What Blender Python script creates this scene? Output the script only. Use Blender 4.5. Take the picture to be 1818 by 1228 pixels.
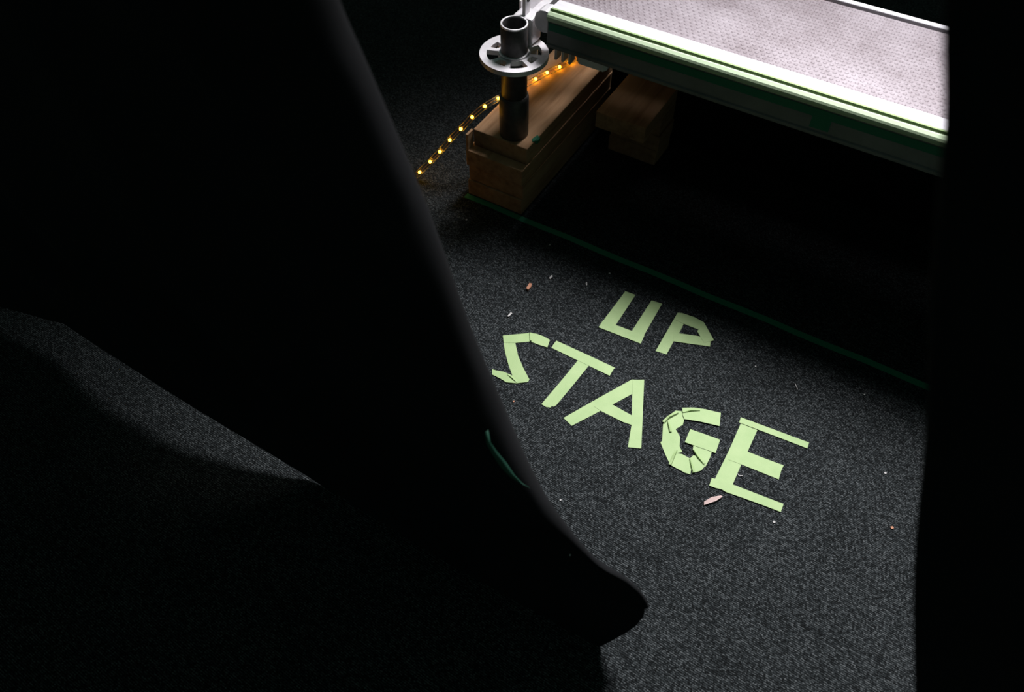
import bpy, bmesh, math, random
from mathutils import Vector, Matrix

# ------------------------------------------------------------------ clear
for o in list(bpy.data.objects):
    bpy.data.objects.remove(o, do_unlink=True)
sc = bpy.context.scene
COL = sc.collection
random.seed(7)
R = math.radians

# ------------------------------------------------------------------ camera
cam_d = bpy.data.cameras.new('camera')
cam = bpy.data.objects.new('camera', cam_d)
COL.objects.link(cam)
cam.location = (0, 0, 1.125)
cam.rotation_euler = (R(90 - 52.2), 0, R(31))
cam_d.sensor_width = 36
cam_d.lens = 28.0
cam_d.clip_start = 0.01
cam_d.dof.use_dof = True
cam_d.dof.focus_distance = 1.33
cam_d.dof.aperture_fstop = 5.0
sc.camera = cam

# ------------------------------------------------------------------ world, lights, exposure
w = bpy.data.worlds.new('world')
sc.world = w
w.use_nodes = True
bg = w.node_tree.nodes['Background']
bg.inputs[0].default_value = (0.62, 1.0, 0.86, 1)
bg.inputs[1].default_value = 0.075

def spot(name, loc, target, power, cone, blend, radius, color):
    d = bpy.data.lights.new(name, 'SPOT')
    d.energy = power
    d.spot_size = R(cone)
    d.spot_blend = blend
    d.shadow_soft_size = radius
    d.color = color
    o = bpy.data.objects.new(name, d)
    COL.objects.link(o)
    o.location = loc
    o.rotation_euler = (Vector(target) - Vector(loc)).to_track_quat('-Z', 'Y').to_euler()
    return o

# stage lamp hanging upstage of the platform, aimed down over it at the lettering
spot('stage_lamp', (-0.26, 2.10, 2.25), (0.03, 0.54, 0.0), 690, 47.5, 0.85, 0.45, (1.0, 0.97, 1.0))
# low unseen light added behind the curtain to brighten carpet under its hem
spot('added_hem_light', (-0.92, 1.15, 0.36), (-0.70, 0.36, 0.0), 8.0, 27, 1.0, 0.16, (1.0, 0.93, 0.85))

sc.view_settings.view_transform = 'Standard'
sc.view_settings.look = 'None'
sc.view_settings.exposure = 0.0
sc.view_settings.gamma = 1.0
sc.view_settings.use_curve_mapping = False

# ------------------------------------------------------------------ material helpers
def mat(name, base, rough=0.7, metal=0.0, spec=0.5):
    m = bpy.data.materials.new(name)
    m.use_nodes = True
    b = m.node_tree.nodes['Principled BSDF']
    b.inputs['Base Color'].default_value = (*base, 1)
    b.inputs['Roughness'].default_value = rough
    b.inputs['Metallic'].default_value = metal
    b.inputs['Specular IOR Level'].default_value = spec
    return m, m.node_tree, b

def coords(nt):
    return nt.nodes.new('ShaderNodeTexCoord').outputs['Object']

def noise(nt, vec, scale, detail=3, rough=0.6):
    n = nt.nodes.new('ShaderNodeTexNoise')
    n.inputs['Scale'].default_value = scale
    n.inputs['Detail'].default_value = detail
    n.inputs['Roughness'].default_value = rough
    nt.links.new(vec, n.inputs['Vector'])
    return n.outputs['Fac']

def ramp(nt, fac, stops):
    r = nt.nodes.new('ShaderNodeValToRGB')
    el = r.color_ramp.elements
    while len(el) < len(stops):
        el.new(0.5)
    for e, (p, c) in zip(el, stops):
        e.position = p
        e.color = (*c, 1)
    nt.links.new(fac, r.inputs['Fac'])
    return r.outputs['Color']

def bump(nt, b, height, strength, dist):
    n = nt.nodes.new('ShaderNodeBump')
    n.inputs['Strength'].default_value = strength
    n.inputs['Distance'].default_value = dist
    nt.links.new(height, n.inputs['Height'])
    nt.links.new(n.outputs['Normal'], b.inputs['Normal'])

def math_node(nt, op, a, b_):
    n = nt.nodes.new('ShaderNodeMath')
    n.operation = op
    for i, v in enumerate((a, b_)):
        if isinstance(v, (int, float)):
            n.inputs[i].default_value = v
        else:
            nt.links.new(v, n.inputs[i])
    return n.outputs[0]

def mapped(nt, vec, scale=(1, 1, 1), rot=(0, 0, 0)):
    n = nt.nodes.new('ShaderNodeMapping')
    n.inputs['Scale'].default_value = scale
    n.inputs['Rotation'].default_value = rot
    nt.links.new(vec, n.inputs['Vector'])
    return n.outputs[0]

# dark charcoal flecked carpet with fine ribs
M = {}
m, nt, b = mat('carpet', (0.04, 0.043, 0.047), 0.95, spec=0.1)
v = coords(nt)
fl = noise(nt, v, 520, 2, 0.8)
patch = noise(nt, v, 9, 3)
rib = nt.nodes.new('ShaderNodeTexWave')
rib.wave_type = 'BANDS'
rib.bands_direction = 'Y'
rib.inputs['Scale'].default_value = 108
rib.inputs['Distortion'].default_value = 0.9
rib.inputs['Detail'].default_value = 2
rib.inputs['Detail Scale'].default_value = 2.5
nt.links.new(mapped(nt, v, rot=(0, 0, R(3))), rib.inputs['Vector'])
rb = rib.outputs['Fac']
yarn = nt.nodes.new('ShaderNodeTexVoronoi')
yarn.inputs['Scale'].default_value = 500
nt.links.new(mapped(nt, v, (0.75, 1, 1)), yarn.inputs['Vector'])
sep = nt.nodes.new('ShaderNodeSeparateColor')
nt.links.new(yarn.outputs['Color'], sep.inputs[0])
mix = math_node(nt, 'ADD', math_node(nt, 'MULTIPLY', fl, 0.52), math_node(nt, 'MULTIPLY', rb, 0.16))
mix = math_node(nt, 'ADD', mix, math_node(nt, 'MULTIPLY', sep.outputs[0], 0.24))
mix = math_node(nt, 'ADD', mix, math_node(nt, 'MULTIPLY', patch, 0.08))
col = ramp(nt, mix, [(0.36, (0.0016, 0.002, 0.002)), (0.48, (0.0078, 0.0096, 0.0102)), (0.58, (0.021, 0.0252, 0.0265)), (0.70, (0.085, 0.094, 0.096))])
nt.links.new(col, b.inputs['Base Color'])
bump(nt, b, mix, 0.5, 0.002)
M['carpet'] = m

# crepe-paper masking tape, pale green
m, nt, b = mat('green_tape', (0.27, 0.42, 0.15), 0.6, spec=0.25)
v = coords(nt)
n1 = noise(nt, v, 30, 4)
n2 = noise(nt, v, 700, 2)
nt.links.new(ramp(nt, n1, [(0.3, (0.235, 0.345, 0.145)), (0.7, (0.28, 0.385, 0.175))]), b.inputs['Base Color'])
bump(nt, b, n2, 0.25, 0.0006)
M['tape'] = m

# slightly deeper green cloth tape along the floor and the platform
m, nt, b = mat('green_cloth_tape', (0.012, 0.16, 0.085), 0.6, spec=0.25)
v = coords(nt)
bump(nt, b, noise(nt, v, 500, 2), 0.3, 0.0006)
M['cloth_tape'] = m

m, nt, b = mat('black_cloth', (0.012, 0.0125, 0.0135), 0.95, spec=0.08)
v = coords(nt)
nt.links.new(ramp(nt, noise(nt, v, 6, 4), [(0.3, (0.0075, 0.008, 0.0085)), (0.7, (0.011, 0.0115, 0.0125))]), b.inputs['Base Color'])
bump(nt, b, noise(nt, v, 900, 2), 0.3, 0.0006)
M['cloth'] = m

m, nt, b = mat('aluminium', (0.62, 0.61, 0.64), 0.55, spec=0.4)
v = coords(nt)
nt.links.new(ramp(nt, noise(nt, mapped(nt, v, (3, 60, 60)), 4, 4), [(0.3, (0.56, 0.55, 0.58)), (0.7, (0.68, 0.67, 0.70))]), b.inputs['Base Color'])
M['alu'] = m

m, nt, b = mat('dull_metal', (0.16, 0.16, 0.16), 0.6, spec=0.4)
v = coords(nt)
nt.links.new(ramp(nt, noise(nt, v, 14, 5), [(0.3, (0.12, 0.128, 0.12)), (0.7, (0.20, 0.205, 0.195))]), b.inputs['Base Color'])
M['side_metal'] = m

m, nt, b = mat('deck_panel', (0.3, 0.27, 0.29), 0.5, spec=0.5)
v = coords(nt)
n1 = noise(nt, v, 9, 6, 0.65)
n2 = noise(nt, v, 160, 3, 0.7)
mx = math_node(nt, 'ADD', math_node(nt, 'MULTIPLY', n1, 0.6), math_node(nt, 'MULTIPLY', n2, 0.4))
nt.links.new(ramp(nt, mx, [(0.35, (0.13, 0.10, 0.11)), (0.65, (0.29, 0.255, 0.278))]), b.inputs['Base Color'])
bump(nt, b, n2, 0.3, 0.0008)
M['panel'] = m

m, nt, b = mat('galvanised_steel', (0.42, 0.42, 0.43), 0.5, metal=0.35, spec=0.5)
v = coords(nt)
nt.links.new(ramp(nt, noise(nt, v, 40, 5, 0.7), [(0.3, (0.62, 0.60, 0.62)), (0.7, (0.80, 0.78, 0.80))]), b.inputs['Base Color'])
bump(nt, b, noise(nt, v, 300, 2), 0.15, 0.0008)
M['galv'] = m

m, nt, b = mat('weathered_tube_steel', (0.12, 0.12, 0.12), 0.55, metal=0.3, spec=0.5)
v = coords(nt)
nt.links.new(ramp(nt, noise(nt, v, 60, 5, 0.7), [(0.3, (0.04, 0.04, 0.04)), (0.7, (0.095, 0.09, 0.09))]), b.inputs['Base Color'])
M['tube'] = m

m, nt, b = mat('timber', (0.4, 0.27, 0.16), 0.75, spec=0.25)
v = coords(nt)
g = noise(nt, mapped(nt, v, (60, 5, 60)), 1.0, 5, 0.6)
n1 = noise(nt, v, 7, 3)
mx = math_node(nt, 'ADD', math_node(nt, 'MULTIPLY', g, 0.65), math_node(nt, 'MULTIPLY', n1, 0.35))
nt.links.new(ramp(nt, mx, [(0.32, (0.19, 0.10, 0.045)), (0.5, (0.36, 0.21, 0.11)), (0.68, (0.46, 0.29, 0.165))]), b.inputs['Base Color'])
bump(nt, b, g, 0.25, 0.001)
M['timber'] = m

m, nt, b = mat('lamp_bead', (1.0, 0.7, 0.1), 0.4)
b.inputs['Emission Color'].default_value = (1.0, 0.46, 0.02, 1)
b.inputs['Emission Strength'].default_value = 36.0
M['bead'] = m

m = bpy.data.materials.new('clear_sleeve')
m.use_nodes = True
nt = m.node_tree
nt.nodes.clear()
out = nt.nodes.new('ShaderNodeOutputMaterial')
mixs = nt.nodes.new('ShaderNodeMixShader')
tr = nt.nodes.new('ShaderNodeBsdfTransparent')
tr.inputs[0].default_value = (0.97, 0.93, 0.82, 1)
gl = nt.nodes.new('ShaderNodeBsdfGlossy')
gl.inputs['Roughness'].default_value = 0.18
lw = nt.nodes.new('ShaderNodeFresnel')
lw.inputs['IOR'].default_value = 1.25
nt.links.new(lw.outputs[0], mixs.inputs[0])
nt.links.new(tr.outputs[0], mixs.inputs[1])
nt.links.new(gl.outputs[0], mixs.inputs[2])
nt.links.new(mixs.outputs[0], out.inputs[0])
M['sleeve'] = m

M['overlit_tape'] = mat('overlit_green_tape', (0.44, 0.56, 0.36), 0.6)[0]  # tape green lightened, overexposure on the lip put into the colour
M['lightened_metal'] = mat('lightened_lock_metal', (0.85, 0.85, 0.85), 0.5)[0]  # wind lock metal lightened, light falling on it put into the colour
M['dull_tape'] = mat('dull_green_tape', (0.006, 0.06, 0.035), 0.7)[0]
M['wire'] = mat('copper_wire', (0.45, 0.25, 0.1), 0.35, metal=0.8)[0]
M['chip_white'] = mat('white_paper_scrap', (0.42, 0.41, 0.40), 0.8)[0]
M['chip_pink'] = mat('pinkish_wood_chip', (0.42, 0.31, 0.29), 0.8)[0]
M['chip_orange'] = mat('orange_wood_splinter', (0.42, 0.20, 0.12), 0.8)[0]
M['hole_dark'] = mat('hole_shade', (0.02, 0.02, 0.02), 0.8)[0]  # shade inside the holes of the steel, put into a dark colour

# ------------------------------------------------------------------ object helpers
def tag(o, label=None, cat=None, group=None, kind=None):
    if label: o['label'] = label
    if cat: o['category'] = cat
    if group: o['group'] = group
    if kind: o['kind'] = kind
    return o

def link(name, me, material, parent=None, smooth=False):
    if material:
        me.materials.clear()
        me.materials.append(material)
    if smooth:
        for p in me.polygons:
            p.use_smooth = True
    o = bpy.data.objects.new(name, me)
    COL.objects.link(o)
    if parent:
        o.parent = parent
        o.matrix_parent_inverse = Matrix.Translation(parent.location).inverted() if parent.type == 'EMPTY' and parent.parent is None else Matrix.Identity(4)
    return o

def from_bm(name, bm, material, parent=None, smooth=False):
    bmesh.ops.recalc_face_normals(bm, faces=bm.faces)
    me = bpy.data.meshes.new(name)
    bm.to_mesh(me)
    bm.free()
    return link(name, me, material, parent, smooth)

def empty(name, loc, label, cat, group=None):
    o = bpy.data.objects.new(name, None)
    o.empty_display_size = 0.05
    COL.objects.link(o)
    o.location = loc
    return tag(o, label, cat, group)

def box_bm(x0, x1, y0, y1, z0, z1, bev=0.0, bm=None):
    own = bm is None
    if own:
        bm = bmesh.new()
    vs = [bm.verts.new((x, y, z)) for z in (z0, z1) for y in (y0, y1) for x in (x0, x1)]
    fs = [(0, 2, 3, 1), (4, 5, 7, 6), (0, 1, 5, 4), (2, 6, 7, 3), (0, 4, 6, 2), (1, 3, 7, 5)]
    faces = [bm.faces.new([vs[i] for i in f]) for f in fs]
    if bev:
        ed = list({e for f in faces for e in f.edges})
        bmesh.ops.bevel(bm, geom=ed, offset=bev, segments=2, affect='EDGES', profile=0.6)
    return bm

def prism_bm(poly, z0, z1, bm=None):
    """vertical prism over a 2D outline (x, y)"""
    bm = bm or bmesh.new()
    lo = [bm.verts.new((x, y, z0)) for x, y in poly]
    hi = [bm.verts.new((x, y, z1)) for x, y in poly]
    n = len(poly)
    bm.faces.new(lo[::-1])
    bm.faces.new(hi)
    for i in range(n):
        bm.faces.new((lo[i], lo[(i + 1) % n], hi[(i + 1) % n], hi[i]))
    return bm

def sweep_x(profile, x0, x1, bm=None):
    """closed (y, z) profile swept along x"""
    bm = bm or bmesh.new()
    a = [bm.verts.new((x0, y, z)) for y, z in profile]
    c = [bm.verts.new((x1, y, z)) for y, z in profile]
    n = len(profile)
    bm.faces.new(a[::-1])
    bm.faces.new(c)
    for i in range(n):
        bm.faces.new((a[i], a[(i + 1) % n], c[(i + 1) % n], c[i]))
    return bm

def sweep_y(profile, y0, y1, bm=None):
    bm = bm or bmesh.new()
    a = [bm.verts.new((x, y0, z)) for x, z in profile]
    c = [bm.verts.new((x, y1, z)) for x, z in profile]
    n = len(profile)
    bm.faces.new(a[::-1])
    bm.faces.new(c)
    for i in range(n):
        bm.faces.new((a[i], a[(i + 1) % n], c[(i + 1) % n], c[i]))
    return bm

def lathe_bm(profile, cx, cy, seg=40, closed=True):
    """profile of (r, z) turned about a vertical axis; closed loops give tubes"""
    bm = bmesh.new()
    rings = [[bm.verts.new((cx + r * math.cos(2 * math.pi * k / seg), cy + r * math.sin(2 * math.pi * k / seg), z)) for k in range(seg)] for r, z in profile]
    n = len(rings)
    for i in range(n if closed else n - 1):
        a, c = rings[i], rings[(i + 1) % n]
        for k in range(seg):
            bm.faces.new((a[k], a[(k + 1) % seg], c[(k + 1) % seg], c[k]))
    return bm

def catmull(pts, per=8):
    P = [Vector(p) for p in pts]
    P = [P[0] * 2 - P[1]] + P + [P[-1] * 2 - P[-2]]
    out = []
    for i in range(1, len(P) - 2):
        for k in range(per):
            t = k / per
            a, b_, c, d = P[i - 1], P[i], P[i + 1], P[i + 2]
            out.append(0.5 * ((2 * b_) + (c - a) * t + (2 * a - 5 * b_ + 4 * c - d) * t * t + (3 * b_ - a - 3 * c + d) * t ** 3))
    out.append(P[-2])
    return out

def tube_bm(pts, r, seg=10, bm=None):
    bm = bm or bmesh.new()
    prev = None
    n = len(pts)
    rings = []
    for i, p in enumerate(pts):
        d = (pts[min(i + 1, n - 1)] - pts[max(i - 1, 0)]).normalized()
        side = d.cross(Vector((0, 0, 1)))
        if side.length < 1e-4:
            side = Vector((1, 0, 0))
        side.normalize()
        up = side.cross(d)
        rings.append([bm.verts.new(p + side * (r * math.cos(2 * math.pi * k / seg)) + up * (r * math.sin(2 * math.pi * k / seg))) for k in range(seg)])
    for a, c in zip(rings, rings[1:]):
        for k in range(seg):
            bm.faces.new((a[k], a[(k + 1) % seg], c[(k + 1) % seg], c[k]))
    bm.faces.new(rings[0][::-1])
    bm.faces.new(rings[-1])
    return bm

# ------------------------------------------------------------------ the floor
bm = bmesh.new()
xs = [-4, -1.6, 0.6, 3]
vs = [bm.verts.new(p) for p in ((-4, -2, 0), (3, -2, 0), (3, 5, 0), (-4, 5, 0))]
bm.faces.new(vs)
fl = from_bm('floor', bm, M['carpet'])
tag(fl, 'dark charcoal flecked carpet of the stage floor', 'floor', kind='structure')
LETTERS = {
 'U': [
   [(-333.2, 969.6), (-312.8, 971.3), (-311.8, 872.8), (-336.5, 875.5)] ,
   [(-281.0, 974.1), (-260.8, 976.8), (-257.0, 881.0), (-280.5, 880.4)] ,
   [(-336.6, 884.1), (-316.3, 885.6), (-281.6, 888.5), (-256.6, 890.6), (-254.2, 870.4), (-336.2, 865.1)] ,
 ],
 'P': [
   [(-227.0, 971.5), (-207.1, 976.2), (-206.8, 953.5), (-205.0, 927.5), (-206.0, 905.5), (-204.7, 872.5), (-224.6, 869.4)] ,
   [(-227.0, 971.5), (-220.2, 974.8), (-196.7, 977.4), (-179.6, 975.4), (-178.7, 954.0), (-207.9, 952.8), (-223.7, 953.5)] ,
   [(-213.3, 924.0), (-205.0, 927.5), (-170.3, 940.4), (-150.0, 942.8), (-145.4, 928.1), (-206.7, 905.1)] ,
   [(-185.7, 973.7), (-176.4, 974.3), (-144.6, 944.6), (-150.7, 938.0), (-158.2, 930.5), (-178.8, 948.7), (-178.1, 955.6)] ,
 ],
 'S': [
   [(-475.6, 759.2), (-457.2, 768.6), (-447.7, 756.4), (-428.9, 734.7), (-408.6, 717.3), (-385.8, 700.5), (-384.7, 693.2), (-411.0, 688.5), (-431.3, 706.9), (-453.3, 730.1)] ,
   [(-475.2, 759.5), (-455.9, 774.6), (-437.5, 789.1), (-426.3, 772.7), (-448.6, 755.6), (-465.8, 746.2)] ,
   [(-436.5, 789.7), (-425.5, 793.9), (-411.6, 795.3), (-397.6, 794.1), (-393.3, 776.9), (-407.6, 774.4), (-424.8, 772.9)] ,
   [(-452.3, 685.2), (-444.7, 686.6), (-432.1, 690.9), (-415.4, 691.3), (-390.3, 699.3), (-384.6, 693.9), (-400.3, 681.3), (-416.6, 674.0), (-429.1, 675.4), (-446.2, 675.4)] ,
 ],
 'T': [
   [(-333.3, 778.9), (-311.3, 780.7), (-315.2, 728.6), (-319.9, 678.0), (-322.0, 672.8), (-325.6, 672.5), (-325.8, 668.4), (-332.9, 665.6), (-342.6, 666.5), (-337.4, 723.2)] ,
   [(-387.0, 798.7), (-330.0, 799.2), (-270.2, 798.9), (-270.6, 792.2), (-270.0, 778.6), (-329.7, 779.4), (-386.7, 780.2), (-387.4, 789.9)] ,
 ],
 'A': [
   [(-297.3, 661.6), (-266.8, 724.8), (-233.8, 791.2), (-215.3, 800.9), (-210.2, 783.3), (-238.7, 728.3), (-278.1, 655.1)] ,
   [(-263.6, 708.1), (-260.3, 724.7), (-236.1, 727.3), (-200.1, 724.6), (-185.0, 721.3), (-184.3, 708.9), (-209.4, 705.3), (-249.7, 705.9)] ,
   [(-232.0, 790.9), (-215.1, 801.6), (-187.2, 736.9), (-160.6, 674.8), (-180.4, 665.7), (-193.7, 707.1), (-214.9, 753.3)] ,
 ],
 'G': [
   [(-142.5, 771.6), (-133.7, 775.6), (-123.2, 762.4), (-121.0, 751.7), (-128.0, 737.4), (-142.2, 736.5), (-149.7, 736.3), (-148.5, 756.9)] ,
   [(-149.9, 736.7), (-145.4, 743.7), (-128.1, 737.8), (-115.5, 727.6), (-109.0, 710.6), (-100.8, 703.3), (-108.2, 696.1), (-107.1, 670.8), (-122.8, 685.1), (-139.1, 701.8), (-137.5, 705.1)] ,
   [(-108.0, 671.4), (-108.2, 696.1), (-99.4, 699.2), (-85.6, 698.4), (-76.7, 683.5), (-73.5, 671.8), (-82.3, 670.2)] ,
   [(-85.6, 698.4), (-83.0, 706.7), (-74.4, 707.3), (-62.8, 699.0), (-59.0, 698.6), (-61.4, 687.2), (-70.4, 676.3), (-78.1, 684.9)] ,
   [(-90.3, 723.0), (-60.3, 728.3), (-58.4, 717.0), (-58.3, 696.9), (-62.5, 698.3), (-78.1, 707.4), (-87.9, 715.2)] ,
   [(-135.1, 781.0), (-119.3, 791.2), (-100.5, 798.5), (-75.7, 805.1), (-67.7, 779.6), (-97.8, 771.6), (-123.2, 762.4), (-128.8, 768.8)] ,
   [(-106.9, 748.9), (-82.2, 752.3), (-57.0, 755.3), (-53.9, 728.3), (-79.9, 724.6), (-104.7, 721.3)] ,
 ],
 'E': [
   [(-39.6, 803.4), (-11.4, 805.6), (-10.5, 758.3), (-10.8, 730.9), (-9.2, 687.9), (-37.0, 684.3), (-37.3, 745.6)] ,
   [(-35.0, 751.6), (-10.5, 758.3), (18.1, 760.7), (48.1, 764.1), (47.8, 753.9), (49.8, 735.8), (19.2, 733.4), (-10.8, 730.9), (-31.5, 728.6)] ,
   [(-44.0, 814.8), (12.7, 820.5), (69.4, 825.9), (70.4, 813.8), (15.0, 809.1), (-42.5, 803.7)] ,
   [(-42.0, 683.5), (-11.5, 689.4), (28.7, 693.6), (70.6, 698.3), (71.4, 683.0), (42.4, 679.7), (13.0, 675.7), (-13.3, 671.6), (-20.7, 672.5), (-30.2, 669.9), (-40.3, 668.6)] ,
 ],
}
CREASES = {
 'G': [
   [(-149.6, 738.1), (-146.3, 752.1), (-137.3, 768.5)] ,
   [(-130.2, 772.8), (-121.1, 782.0), (-107.5, 791.3)] ,
   [(-144.4, 743.6), (-138.2, 734.1), (-133.2, 727.1)] ,
   [(-85.2, 697.5), (-77.5, 685.3), (-70.5, 676.6)] ,
   [(-86.9, 715.8), (-75.9, 706.5), (-62.1, 699.5)] ,
   [(-109.9, 700.8), (-108.8, 689.0), (-107.1, 670.8)] ,
 ],
 'S': [
   [(-422.9, 688.7), (-412.3, 686.2), (-401.1, 682.7)] ,
   [(-436.4, 789.0), (-426.2, 773.4)] ,
 ],
}

# ------------------------------------------------------------------ hanging cloths
def smooth(a, b_, v):
    t = max(0.0, min(1.0, (v - a) / (b_ - a)))
    return t * t * (3 - 2 * t)

def interp(tab, x):
    if x <= tab[0][0]:
        return tab[0][1:]
    for a, c in zip(tab, tab[1:]):
        if x <= c[0]:
            t = (x - a[0]) / (c[0] - a[0])
            return tuple(p + (q - p) * t for p, q in zip(a[1:], c[1:]))
    return tab[-1][1:]

def grid_mesh(rows):
    bm = bmesh.new()
    g = [[bm.verts.new(p) for p in r] for r in rows]
    for a, c in zip(g, g[1:]):
        for k in range(len(a) - 1):
            bm.faces.new((a[k], a[k + 1], c[k + 1], c[k]))
    return bm

# open edge of the pulled-aside curtain, from the corner on the carpet upwards
EDGE = catmull([(-.038, .400, .116), (-.043, .400, .130), (-.054, .398, .151), (-.066, .395, .166), (-.081, .390, .184), (-.118, .385, .205), (-.169, .378, .283),
                (-.203, .375, .360), (-.250, .375, .494), (-.273, .375, .566), (-.296, .375, .655), (-.312, .375, .708),
                (-.342, .375, .794), (-.361, .375, .847), (-.375, .375, .92), (-.40, .375, 1.12), (-.42, .375, 1.6), (-.43, .375, 2.3)], 6)
# hem line on the carpet: distance along cloth -> x, y, lift
HEM = [(0.0, -.038, .400, .116), (.012, -.035, .395, .104), (.03, -.039, .390, .075), (.04, -.046, .383, .058), (.055, -.059, .372, .032), (.075, -.074, .364, -.003), (.30, -.315, .357, -.003), (.53, -.558, .362, -.003),
       (.62, -.640, .363, .022), (.72, -.74, .364, .046), (.84, -.86, .365, .066), (1.0, -1.02, .370, .074), (1.15, -1.175, .376, .060), (1.30, -1.318, .341, .04), (1.9, -1.9, .30, .01)]
SH = [0, .006, .012, .02, .03, .04, .047, .055, .065, .075, .09, .105, .12, .14, .17, .2, .24, .28, .32, .36, .40, .45, .5, .56, .62, .68, .74, .80, .86, .92, 1.0, 1.08, 1.15, 1.22, 1.30, 1.45, 1.6, 1.75, 1.9]
PHI = [115, 95, 80, 65, 50, 38, 26, 14, 2, -10, -22, -34, -46, -58, -70, -82]

def curtain_sheet(e, s):
    """point of the flat cloth at edge sample e, s metres in from the rolled edge"""
    z = e.z
    b_ = smooth(0.116, 0.36, z)
    r = .003 + .024 * smooth(0.19, 0.40, z)
    hx, hy, hz = interp(HEM, s)
    if s > .5:                      # the lifted stretch of hem swings towards the viewer
        hx *= 1 - hz / 1.125
        hy *= 1 - hz / 1.125
    hx -= HEM[0][1]
    hy -= HEM[0][2]
    x = e.x - .78 * r + hx * (1 - b_) + (-s) * b_
    y = e.y - 1.62 * r + hy * (1 - b_)
    fold = b_ * (.016 * math.exp(-((s - .085) / .022) ** 2) * smooth(.45, .8, z) + .013 * smooth(.16, .4, s) * math.sin(s * 22 + 1.1 * z))
    y -= fold
    zz = z + (hz - HEM[0][3]) * (1 - b_)
    return Vector((x, y, max(zz, -.004)))

def curtain_roll(e, ph):
    r = .003 + .024 * smooth(0.19, 0.40, e.z)
    wob = 1 + .10 * math.sin(e.z * 31) + .06 * math.sin(e.z * 67 + 1)
    a = R(ph)
    return Vector((e.x - .78 * r + r * math.cos(a), e.y - .62 * r + r * math.sin(a) * (wob if ph < 20 else 1), e.z))

rows = []
for e in EDGE:
    rows.append([curtain_roll(e, ph) for ph in PHI] + [curtain_sheet(e, s) for s in SH])
bm = grid_mesh(rows)
cur = from_bm('curtain', bm, M['cloth'], smooth=True)
sol = cur.modifiers.new('thickness', 'SOLIDIFY')
sol.thickness = 0.002
sol.offset = 0
tag(cur, 'black stage curtain pulled aside with its slanting edge beside the S of the lettering', 'curtain')

# green sliver of tape stuck to the rolled edge of the curtain, and lint on it
from mathutils.bvhtree import BVHTree
tree = BVHTree.FromPolygons([v.co.copy() for v in cur.data.vertices], [tuple(p.vertices) for p in cur.data.polygons])
def on_curtain(x, z, out=.0026):
    hit = tree.ray_cast(Vector((x, -.3, z)), Vector((0, 1, 0)))
    return (hit[0] if hit[0] else Vector((x, .35, z))) - Vector((0, out, 0))
SL = [(-0.2345, 0.4559), (-0.231, 0.4397), (-0.2248, 0.4232), (-0.2163, 0.4033), (-0.2069, 0.3834), (-0.1979, 0.3748), (-0.1883, 0.3742)]
a_, c_ = [], []
for i, (x, z) in enumerate(SL):
    hw = (.0008, .0012, .0015, .0016, .0017, .0020, .0014)[i]
    a_.append(on_curtain(x - hw, z - hw * .4))
    c_.append(on_curtain(x + hw, z + hw * .4))
o = from_bm('tape_scrap', grid_mesh([a_, c_]), M['dull_tape'], smooth=True)
s_ = o.modifiers.new('thickness', 'SOLIDIFY')
s_.thickness = 0.0006
tag(o, 'thin sliver of green tape clinging to the rolled edge of the black curtain', 'tape')

bm = bmesh.new()
bmesh.ops.create_icosphere(bm, subdivisions=1, radius=.0014)
o = from_bm('lint_speck', bm, M['chip_white'])
o.location = on_curtain(-.1406, .212, .002)
tag(o, 'white lint speck caught on the black curtain near its lower corner', 'lint')

# dark drape close to the camera on the right
E2 = catmull([(.36, .25, .003), (.285, .25, .25), (.149, .25, .586), (.098, .25, .715), (.064, .25, .814), (.029, .25, .907), (.010, .25, .963), (-.007, .25, 1.005),
              (-.03, .25, 1.08), (-.06, .25, 1.3), (-.07, .25, 2.3)], 5)
rows = []
for e in E2:
    rr = .010
    row = [Vector((e.x + rr - rr * math.cos(R(a)), e.y + rr + rr * math.sin(R(a)), e.z)) for a in (90, 60, 30, 0, -30, -60, -90)]
    for s in [.01 + .025 * k for k in range(1, 44)]:
        row.append(Vector((e.x + rr + s, e.y - .02 * smooth(.02, .2, s) * math.sin(s * 26 + .6 * e.z), e.z)))
    rows.append(row)
dr = from_bm('drape', grid_mesh(rows), M['cloth'], smooth=True)
s_ = dr.modifiers.new('thickness', 'SOLIDIFY')
s_.thickness = 0.002
s_.offset = 0
tag(dr, 'black drape hanging close by on the right, hiding the platform end', 'curtain')

# ------------------------------------------------------------------ platform deck
DX0, DX1 = -.605, .965
dk = empty('platform_deck', (DX0, 1.126, .339), 'metal scaffold platform deck with grippy grey top and white edge rail', 'platform')
# side beam: broad white top rail, groove, lip and tall side web with a foot flange
rail_top = [(1.166, .400), (1.166, .407), (1.1335, .407), (1.1328, .4035), (1.1328, .398), (1.150, .400)]
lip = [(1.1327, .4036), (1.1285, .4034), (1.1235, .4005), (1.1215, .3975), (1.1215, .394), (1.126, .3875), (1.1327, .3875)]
o = from_bm('edge_lip', sweep_x(lip, DX0, DX1), M['overlit_tape'], dk)
tag(o, 'green taped lip with overexposed light in its colour')
web = [(1.1325, .3874), (1.126, .3874),
       (1.126, .3475), (1.1235, .346), (1.1235, .3425), (1.126, .3415), (1.126, .339), (1.150, .339), (1.150, .3425), (1.1325, .3425)]
from_bm('edge_rail', sweep_x(rail_top, DX0, DX1), M['alu'], dk)
o = from_bm('side_web', sweep_x(web, DX0, DX1), M['side_metal'], dk)
tag(o, 'dull grey side of the platform')
# far rail: narrow upstanding lip
far = [(1.4225, .339), (1.4225, .4072), (1.4215, .408), (1.4105, .408), (1.4098, .4072), (1.4098, .396), (1.4165, .396), (1.4165, .3425), (1.395, .3425), (1.395, .339)]
from_bm('edge_rail', sweep_x(far, DX0, DX1), M['alu'], dk)
pn = from_bm('deck_panel', box_bm(DX0 + .004, DX1 - .004, 1.166, 1.4035, .396, .4045), M['panel'], dk)
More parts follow.
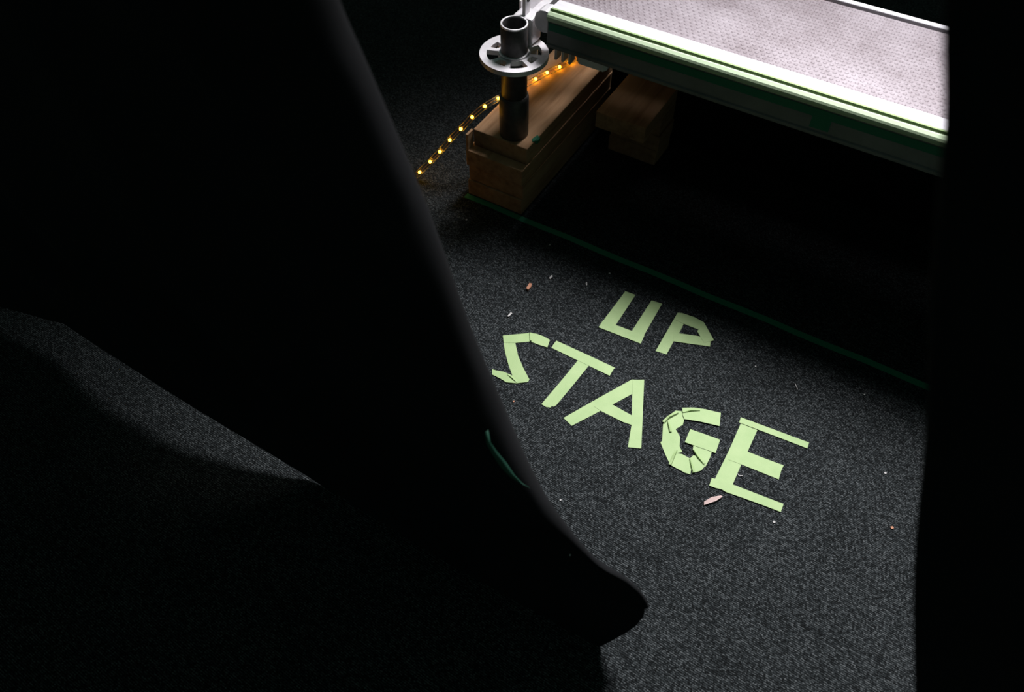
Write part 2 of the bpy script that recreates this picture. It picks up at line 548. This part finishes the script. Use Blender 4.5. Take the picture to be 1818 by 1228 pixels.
# raised grip pattern over the panel
bm = bmesh.new()
sp = .0108
row_h = sp * .866
j = 0
y = 1.172
while y < 1.399:
    x = DX0 + .012 + (sp / 2 if j % 2 else 0)
    while x < .22:
        rr, h = .0041, .0008
        top = [bm.verts.new((x + rr * .55 * math.cos(k * math.pi / 3), y + rr * .55 * math.sin(k * math.pi / 3), .4045 + h)) for k in range(6)]
        low = [bm.verts.new((x + rr * math.cos(k * math.pi / 3), y + rr * math.sin(k * math.pi / 3), .4044)) for k in range(6)]
        bm.faces.new(top)
        for k in range(6):
            bm.faces.new((low[k], low[(k + 1) % 6], top[(k + 1) % 6], top[k]))
        x += sp
    y += row_h
    j += 1
o = from_bm('grip_studs', bm, M['panel'], pn)
tag(o, 'fine raised grip pattern', kind='stuff')
# green tape run along the front edge
tp = [(1.1372, .4071), (1.1372, .4075), (1.1331, .4075), (1.1322, .4043), (1.1314, .4039), (1.1322, .4035), (1.1334, .4071)]
o = from_bm('edge_tape', sweep_x(tp, DX0 + .002, .45), M['tape'], dk)
tag(o, 'green tape along the front groove')
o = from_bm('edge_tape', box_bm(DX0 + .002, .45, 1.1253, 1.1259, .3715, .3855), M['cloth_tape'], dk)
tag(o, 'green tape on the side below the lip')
# patch of the same tape on the side
o = from_bm('tape_patch', box_bm(-.135, -.105, 1.1252, 1.1259, .352, .374), M['cloth_tape'], dk)
# end plate, claws over the ledger, wind lock below
from_bm('end_plate', box_bm(DX0 - .003, DX0 + .003, 1.13, 1.415, .341, .399, .001), M['side_metal'], dk)
def claw(y0):
    prof = [(-.600, .398), (-.612, .4005), (-.630, .3995), (-.641, .393), (-.645, .380), (-.644, .366), (-.636, .363), (-.6345, .378), (-.630, .386), (-.618, .388), (-.604, .380), (-.600, .362)]
    bm = sweep_y(prof, y0, y0 + .024)
    return from_bm('claw', bm, M['galv'], dk)
from_bm('claw', sweep_y([(-.600, .399), (-.612, .4012), (-.622, .4000), (-.630, .394), (-.6335, .384), (-.6325, .372), (-.627, .364), (-.618, .361), (-.604, .362)], 1.130, 1.156), M['galv'], dk)
claw(1.255); claw(1.382)
bm = prism_bm([(-.556, 1.149), (-.548, 1.141), (-.500, 1.141), (-.496, 1.149), (-.496, 1.170), (-.556, 1.170)], .316, .3385)
o = from_bm('wind_lock', bm, M['lightened_metal'], dk)
for x in (-.602, -.588, -.574):
    from_bm('lock_finger', box_bm(x, x + .005, 1.150, 1.168, .302, .3385, .001), M['galv'], dk)

# ------------------------------------------------------------------ unseen cloth added behind the platform to block light from under it
rows = []
for z in (.3985, .35, .28, .2, .12, .05, -.003):
    rows.append([Vector((-.606 + .02 * k, 1.4345 + .004 * math.sin(k * .9) * (1 - z / .42), z)) for k in range(79)])
sk = from_bm('light_blocker', grid_mesh(rows), M['cloth'], smooth=True)
s_ = sk.modifiers.new('thickness', 'SOLIDIFY')
s_.thickness = .0016
tag(sk, 'added unseen black cloth behind the platform, blocking light from the space under it', 'light blocker')

# ------------------------------------------------------------------ scaffold standard
TX, TY = -.657, 1.101
st = empty('scaffold_standard', (TX, TY, .152), 'stub of steel scaffold tube with slotted rosette disc standing on timber', 'scaffold')
tb = [(.0242, .228), (.0242, .380), (.0236, .3812), (.0216, .3812), (.0210, .380), (.0210, .228)]
from_bm('tube', lathe_bm(tb, TX, TY, 48), M['tube'], st, True)
cl = [(.0282, .152), (.0282, .234), (.0262, .240), (.0243, .240), (.0243, .152)]
from_bm('base_collar', lathe_bm(cl, TX, TY, 48), M['tube'], st, True)
# bright rim of the tube
o = from_bm('tube_rim', lathe_bm([(.0243, .3785), (.0243, .3808), (.0236, .3816), (.0215, .3816), (.0209, .3808), (.0209, .3785)], TX, TY, 48), M['galv'], st, True)
tag(o, 'bright rim of the tube')
# rosette with alternating small and large openings
bm = bmesh.new()
rad = [.0238, .0285, .0310, .0335, .0455, .0495, .062]
nA = 120
def hole(i, a):
    a = a % 90
    d_small = min(a, 90 - a)
    d_big = abs(a - 45)
    rm = (rad[i] + rad[i + 1]) / 2
    if d_small < (13 if rm < .04 else 11) and .0310 < rm < .0455:
        return not (rm < .0335 and d_small > 8)
    if d_big < 19 and .0285 < rm < .0495:
        return True
    return False
vt = {}
def gv(i, k):
    k %= nA
    if (i, k) not in vt:
        a = 2 * math.pi * k / nA
        vt[(i, k)] = bm.verts.new((TX + rad[i] * math.cos(a), TY + rad[i] * math.sin(a), .3155))
    return vt[(i, k)]
for i in range(len(rad) - 1):
    for k in range(nA):
        if not hole(i, 360 * (k + .5) / nA + 4):
            bm.faces.new((gv(i, k), gv(i, k + 1), gv(i + 1, k + 1), gv(i + 1, k)))
ex = bmesh.ops.extrude_face_region(bm, geom=list(bm.faces))
bmesh.ops.translate(bm, vec=(0, 0, .009), verts=[g for g in ex['geom'] if isinstance(g, bmesh.types.BMVert)])
o = from_bm('rosette', bm, M['galv'], st)
tag(o, 'pale steel disc with cut-outs')
from_bm('weld_bead', lathe_bm([(.0241, .3245), (.0275, .3245), (.0241, .329)], TX, TY, 48), M['galv'], st, True)

# ------------------------------------------------------------------ ledger from the rosette under the deck end
lg = empty('scaffold_ledger', (TX, 1.16, .345), 'steel channel ledger wedged to the rosette, carrying the platform end', 'scaffold')
prof = [(TX - .025, .348), (TX + .025, .348), (TX + .025, .386), (TX + .0215, .386), (TX + .0215, .3515), (TX - .0215, .3515), (TX - .0215, .386), (TX - .025, .386)]
from_bm('channel', sweep_y(prof, 1.160, 1.62), M['galv'], lg)
bm = box_bm(TX - .019, TX + .019, 1.128, 1.164, .327, .378, .004)
from_bm('ledger_head', bm, M['galv'], lg)
bm = box_bm(TX - .017, TX + .017, 1.128, 1.160, .282, .3125, .004)
from_bm('ledger_head', bm, M['galv'], lg)
# wedge and dark plugs painting the shade inside its hole and the channel's
bm = bmesh.new()
outer = [(1.134, .262), (1.142, .262), (1.1445, .330), (1.152, .418), (1.149, .424), (1.136, .424), (1.1335, .418)]
bm = bmesh.new()
def yz_prism(poly, x0, x1, bm):
    a = [bm.verts.new((x0, y, z)) for y, z in poly]
    c = [bm.verts.new((x1, y, z)) for y, z in poly]
    n = len(poly)
    bm.faces.new(a); bm.faces.new(c[::-1])
    for i in range(n):
        bm.faces.new((a[i], c[i], c[(i + 1) % n], a[(i + 1) % n]))
yz_prism(outer, TX - .003, TX + .003, bm)
from_bm('wedge', bm, M['galv'], lg)
def xbar(x, y, z, r, l):
    return tube_bm([Vector((x, y, z)), Vector((x + l, y, z))], r, 14)
from_bm('hole_plug', xbar(TX - .0045, 1.143, .405, .0045, .009), M['hole_dark'], lg)
for yy in (1.21, 1.30):
    from_bm('hole_plug', xbar(TX + .0205, yy, .372, .006, .006), M['hole_dark'], lg)

# ------------------------------------------------------------------ timber packing
def board(x0, x1, y0, y1, z0, label, skew=0):
    bm = box_bm(x0, x1, y0, y1, z0 + .0003, z0 + .0378, .0018)
    o = from_bm('timber_block', bm, M['timber'])
    c = Vector(((x0 + x1) / 2, (y0 + y1) / 2, 0))
    o.data.transform(Matrix.Translation(-c))
    o.location = c
    o.rotation_euler.z = R(skew)
    tag(o, label, 'timber block', 'timber packing under the platform')
    return o
board(-.736, -.608, 1.049, 1.52, 0, 'brown timber block at the bottom of the stack beneath the scaffold tube')
board(-.734, -.606, 1.052, 1.52, .038, 'brown timber block second from the floor beneath the scaffold tube')
board(-.737, -.607, 1.048, 1.52, .076, 'brown timber block just below the topmost one under the scaffold tube')
board(-.731, -.609, 1.0695, 1.52, .114, 'brown timber block on top, crossed by the glowing rope light', 0)
board(-.552, -.440, 1.33, 1.405, 0, 'dim timber block at the bottom of the stack right of the scaffold tube')
board(-.550, -.438, 1.33, 1.405, .038, 'dim timber block second from the floor, right of the scaffold tube')
board(-.553, -.441, 1.33, 1.405, .076, 'dim timber block third from the floor, right of the scaffold tube')
board(-.551, -.442, 1.245, 1.405, .114, 'dim timber block topmost of the stack right of the scaffold tube')
# wood offcut tucked beside the top block
bm = prism_bm([(-.7365, 1.050), (-.7315, 1.0495), (-.7315, 1.0685), (-.7365, 1.072)], .1142, .1500)
o = from_bm('wood_offcut', bm, M['timber'])
tag(o, 'thin wood offcut standing at the left corner of the timber stack', 'offcut')

# ------------------------------------------------------------------ rope light
RP = [(-.655, 1.95, .0075), (-.645, 1.75, .0085), (-.638, 1.62, .06), (-.637, 1.578, .125), (-.640, 1.535, .158), (-.643, 1.48, .159), (-.650, 1.439, .159), (-.662, 1.402, .159), (-.673, 1.364, .159), (-.684, 1.33, .159), (-.697, 1.296, .159), (-.706, 1.263, .159),
      (-.716, 1.229, .159), (-.727, 1.197, .159), (-.738, 1.166, .1585), (-.750, 1.138, .1535), (-.763, 1.113, .140), (-.775, 1.097, .122), (-.792, 1.081, .100),
      (-.807, 1.065, .076), (-.824, 1.054, .052), (-.842, 1.039, .028), (-.858, 1.020, .0105), (-.885, .995, .0075), (-.93, .95, .0075), (-1.05, .87, .0075), (-1.25, .79, .0075), (-1.515, .735, .0075), (-1.75, .72, .0075)]
path = catmull(RP, 6)
rl = empty('rope_light', (-.858, 1.02, 0), 'glowing yellow rope light running over the timber and down to the carpet', 'rope light')
from_bm('sleeve', tube_bm(path, .0062, 12), M['sleeve'], rl, True)
off = [p + Vector((0.0012, 0.0012, 0.0012)) for p in path]
from_bm('core_wire', tube_bm(off, .0006, 5), M['wire'], rl, True)
# bulbs every 33 mm, the run starting so that they fall where they sit in the sleeve
bm = bmesh.new()
bmesh.ops.create_uvsphere(bm, u_segments=10, v_segments=6, radius=.0031)
bead = bpy.data.meshes.new('bulb')
bm.to_mesh(bead); bm.free()
bead.materials.append(M['bead'])
for p in bead.polygons:
    p.use_smooth = True
# the bulb nearest the tube sits at the sample with index 6*7
acc = 0.0
spots_ = []
anchor = 6 * 8
step = .0338
cum = [0.0]
for a, c in zip(path, path[1:]):
    cum.append(cum[-1] + (c - a).length)
def at_len(L):
    for i in range(len(path) - 1):
        if cum[i] <= L <= cum[i + 1]:
            t = (L - cum[i]) / max(1e-9, cum[i + 1] - cum[i])
            return path[i].lerp(path[i + 1], t)
    return None
L = cum[anchor] % step
while L < cum[-1]:
    p = at_len(L)
    if p is not None:
        o = bpy.data.objects.new('bulb', bead)
        COL.objects.link(o)
        o.parent = rl
        o.matrix_parent_inverse = Matrix.Translation(rl.location).inverted()
        o.location = p
    L += step

# ------------------------------------------------------------------ taped lettering
LAB = {'U': 'pale green tape letter U, first letter of the upper word',
       'P': 'pale green tape letter P, last letter of the upper word',
       'S': 'pale green tape letter S half tucked behind the curtain edge',
       'T': 'pale green tape letter T between the S and the A',
       'A': 'pale green tape letter A in the middle of the lower word',
       'G': 'pale green tape letter G pieced from many creased short strips',
       'E': 'pale green tape letter E at the end of the lower word'}
for k, strips in LETTERS.items():
    allp = [p for s in strips for p in s]
    cx = sum(p[0] for p in allp) / len(allp) / 1000
    cy = sum(p[1] for p in allp) / len(allp) / 1000
    t = empty('tape_letter', (cx, cy, 0), LAB[k], 'tape letter', 'taped lettering on the carpet')
    for i, s in enumerate(strips):
        z = .0004 + .00035 * i
        from_bm('tape_strip', prism_bm([(x / 1000, y / 1000) for x, y in s], z, z + .0004), M['tape'], t)
    for s in CREASES.get(k, []):
        # a lifted fold: steep on the near side, shallow on the other
        pts = [Vector((x / 1000, y / 1000, 0)) for x, y in s]
        bm = bmesh.new()
        rows = []
        z = .0004 + .00035 * len(strips) + .0004
        n = len(pts)
        for i, p in enumerate(pts):
            d = (pts[min(i + 1, n - 1)] - pts[max(i - 1, 0)]).normalized()
            sd = Vector((d.y, -d.x, 0))
            if sd.y > 0 or (abs(sd.y) < .3 and sd.x < 0):
                sd = -sd
            h = .0022 if 0 < i < n - 1 else .0005
            if n == 2:
                h = .0018
            rows.append([p + sd * .0014 + Vector((0, 0, z - .0012)), p + sd * .0004 + Vector((0, 0, z + h)), p - sd * .0035 + Vector((0, 0, z - .0002))])
        g = [[bm.verts.new(v) for v in r] for r in rows]
        for a, c in zip(g, g[1:]):
            for q in range(3):
                bm.faces.new((a[q], a[(q + 1) % 3], c[(q + 1) % 3], c[q]))
        bm.faces.new(g[0]); bm.faces.new(g[-1][::-1])
        from_bm('tape_crease', bm, M['tape'], t)

# ------------------------------------------------------------------ tape line on the floor along the timber
bm = bmesh.new()
xs = [-.738 + .06 * k for k in range(26)]
rows = []
for i, x in enumerate(xs):
    wv = .0012 * math.sin(i * 1.9)
    rows.append([Vector((x, 1.033 + wv, .0008)), Vector((x, 1.0465 + wv, .0008)), Vector((x, 1.0465 + wv, .0003)), Vector((x, 1.033 + wv, .0003))])
g = [[bm.verts.new(v) for v in r] for r in rows]
for a, c in zip(g, g[1:]):
    for q in range(4):
        bm.faces.new((a[q], a[(q + 1) % 4], c[(q + 1) % 4], c[q]))
bm.faces.new(g[0]); bm.faces.new(g[-1][::-1])
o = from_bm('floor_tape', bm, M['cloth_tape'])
tag(o, 'long strip of green tape on the carpet running along the foot of the platform', 'tape')
bm = prism_bm([(-.616, 1.100), (-.611, 1.094), (-.6085, 1.097), (-.6085, 1.114), (-.613, 1.116)], .1520, .1536)
bm2 = prism_bm([(-.6085, 1.099), (-.6040, 1.101), (-.6040, 1.112), (-.6085, 1.113)], .146, .1530, bm)
o = from_bm('tape_scrap', bm, M['cloth_tape'])
tag(o, 'small scrap of green tape stuck to the timber beside the scaffold tube', 'tape')

# ------------------------------------------------------------------ litter on the carpet
def chip(name, poly, h, material, label, cat, lift=.0006):
    bm = prism_bm([(x / 1000, y / 1000) for x, y in poly], lift, lift + h)
    top = [v for v in bm.verts if v.co.z > lift + h * .5]
    for i, v in enumerate(top):
        v.co.z += h * .35 * math.sin(i * 2.3)
    o = from_bm(name, bm, material)
    return tag(o, label, cat, 'litter on the carpet')
chip('wood_chip', [(-36.3, 637.6), (-29.3, 650.3), (-18, 661.3), (-14.8, 660), (-21.2, 647.8), (-34.2, 632.6)], .0035, M['chip_pink'], 'pinkish pale chip lying just below the letter E', 'chip')
chip('wood_splinter', [(-496, 877.4), (-496.9, 891), (-493, 894.1), (-489.4, 884), (-490.7, 875.6)], .004, M['chip_orange'], 'orange wood splinter on the carpet up from the letter S', 'splinter')
chip('paper_scrap', [(-472.3, 923.5), (-471.9, 932.3), (-469.1, 932.4), (-469.1, 922.3)], .002, M['chip_white'], 'white sliver lying beyond the orange splinter', 'scrap')
chip('paper_scrap', [(-491.7, 801.4), (-490.7, 812.1), (-487.7, 813.1), (-488.6, 801.8)], .002, M['chip_white'], 'pale sliver just above the top of the letter S', 'scrap')
chip('paper_scrap', [(-406.7, 949), (-405.4, 951.6), (-401.8, 945.8), (-403, 943.2)], .002, M['chip_white'], 'tiny pale scrap up and left of the letter U', 'scrap')
def dot(x, y, r, m_, name, label, cat, ang=0, asp=1.0):
    pl = []
    for k in range(6):
        a = k * math.pi / 3 + .3
        px_, py_ = r * math.cos(a) * asp, r * math.sin(a) * (.8 + .2 * math.sin(k * 2.1))
        c_, s_ = math.cos(R(ang)), math.sin(R(ang))
        pl.append((x + px_ * c_ - py_ * s_, y + px_ * s_ + py_ * c_))
    chip(name, pl, .0014, m_, label, cat)
dot(68.3, 661.9, 2.2, M['chip_white'], 'paper_scrap', 'small white crumb beneath the foot bar of the letter E', 'scrap')
dot(190.9, 833.8, 2.2, M['chip_white'], 'paper_scrap', 'white crumb out on the carpet right of the letter E', 'scrap')
dot(224.8, 745.2, 2.6, M['chip_orange'], 'wood_splinter', 'tiny reddish crumb near the right-hand drape', 'splinter')
dot(-228.6, 526.6, 1.6, M['chip_white'], 'lint_speck', 'white lint speck on the carpet close to the curtain edge', 'lint')
dot(-515.6, 1003.3, 1.6, M['chip_white'], 'lint_speck', 'faint speck in the dark carpet left of the letter U', 'lint')
dot(-379.2, 994.9, 1.8, M['chip_white'], 'lint_speck', 'faint speck in the shade just above the letter U', 'lint')
dot(-385.4, 646.9, 1.8, M['chip_orange'], 'lint_speck', 'brownish speck at the curtain edge below the letter S', 'lint')
dot(-695.9, 977.7, 2.0, M['chip_white'], 'lint_speck', 'faint speck on the carpet below the timber corner', 'lint')
dot(119.9, 966.7, 1.6, M['chip_white'], 'lint_speck', 'faint speck in the shade at far right below the platform', 'lint')
dot(-60.2, 928.0, 1.6, M['chip_white'], 'lint_speck', 'faint speck right of the letter P', 'lint')
def fibre(pts, r, label):
    P = [Vector((x / 1000, y / 1000, z)) for x, y, z in pts]
    o = from_bm('fibre', tube_bm(catmull(P, 4), r, 6), M['chip_white'])
    tag(o, label, 'fibre', 'litter on the carpet')
fibre([(10.9, 928.5, .0012), (14.0, 924.0, .0022), (19.3, 918.4, .0012)], .0006, 'thin pale thread on the carpet right of the letter P')
fibre([(-9.6, 711.0, .0018), (-6.0, 709.5, .0024), (-1.6, 712.3, .0018)], .0007, 'curled white thread between the lower bars of the letter E')
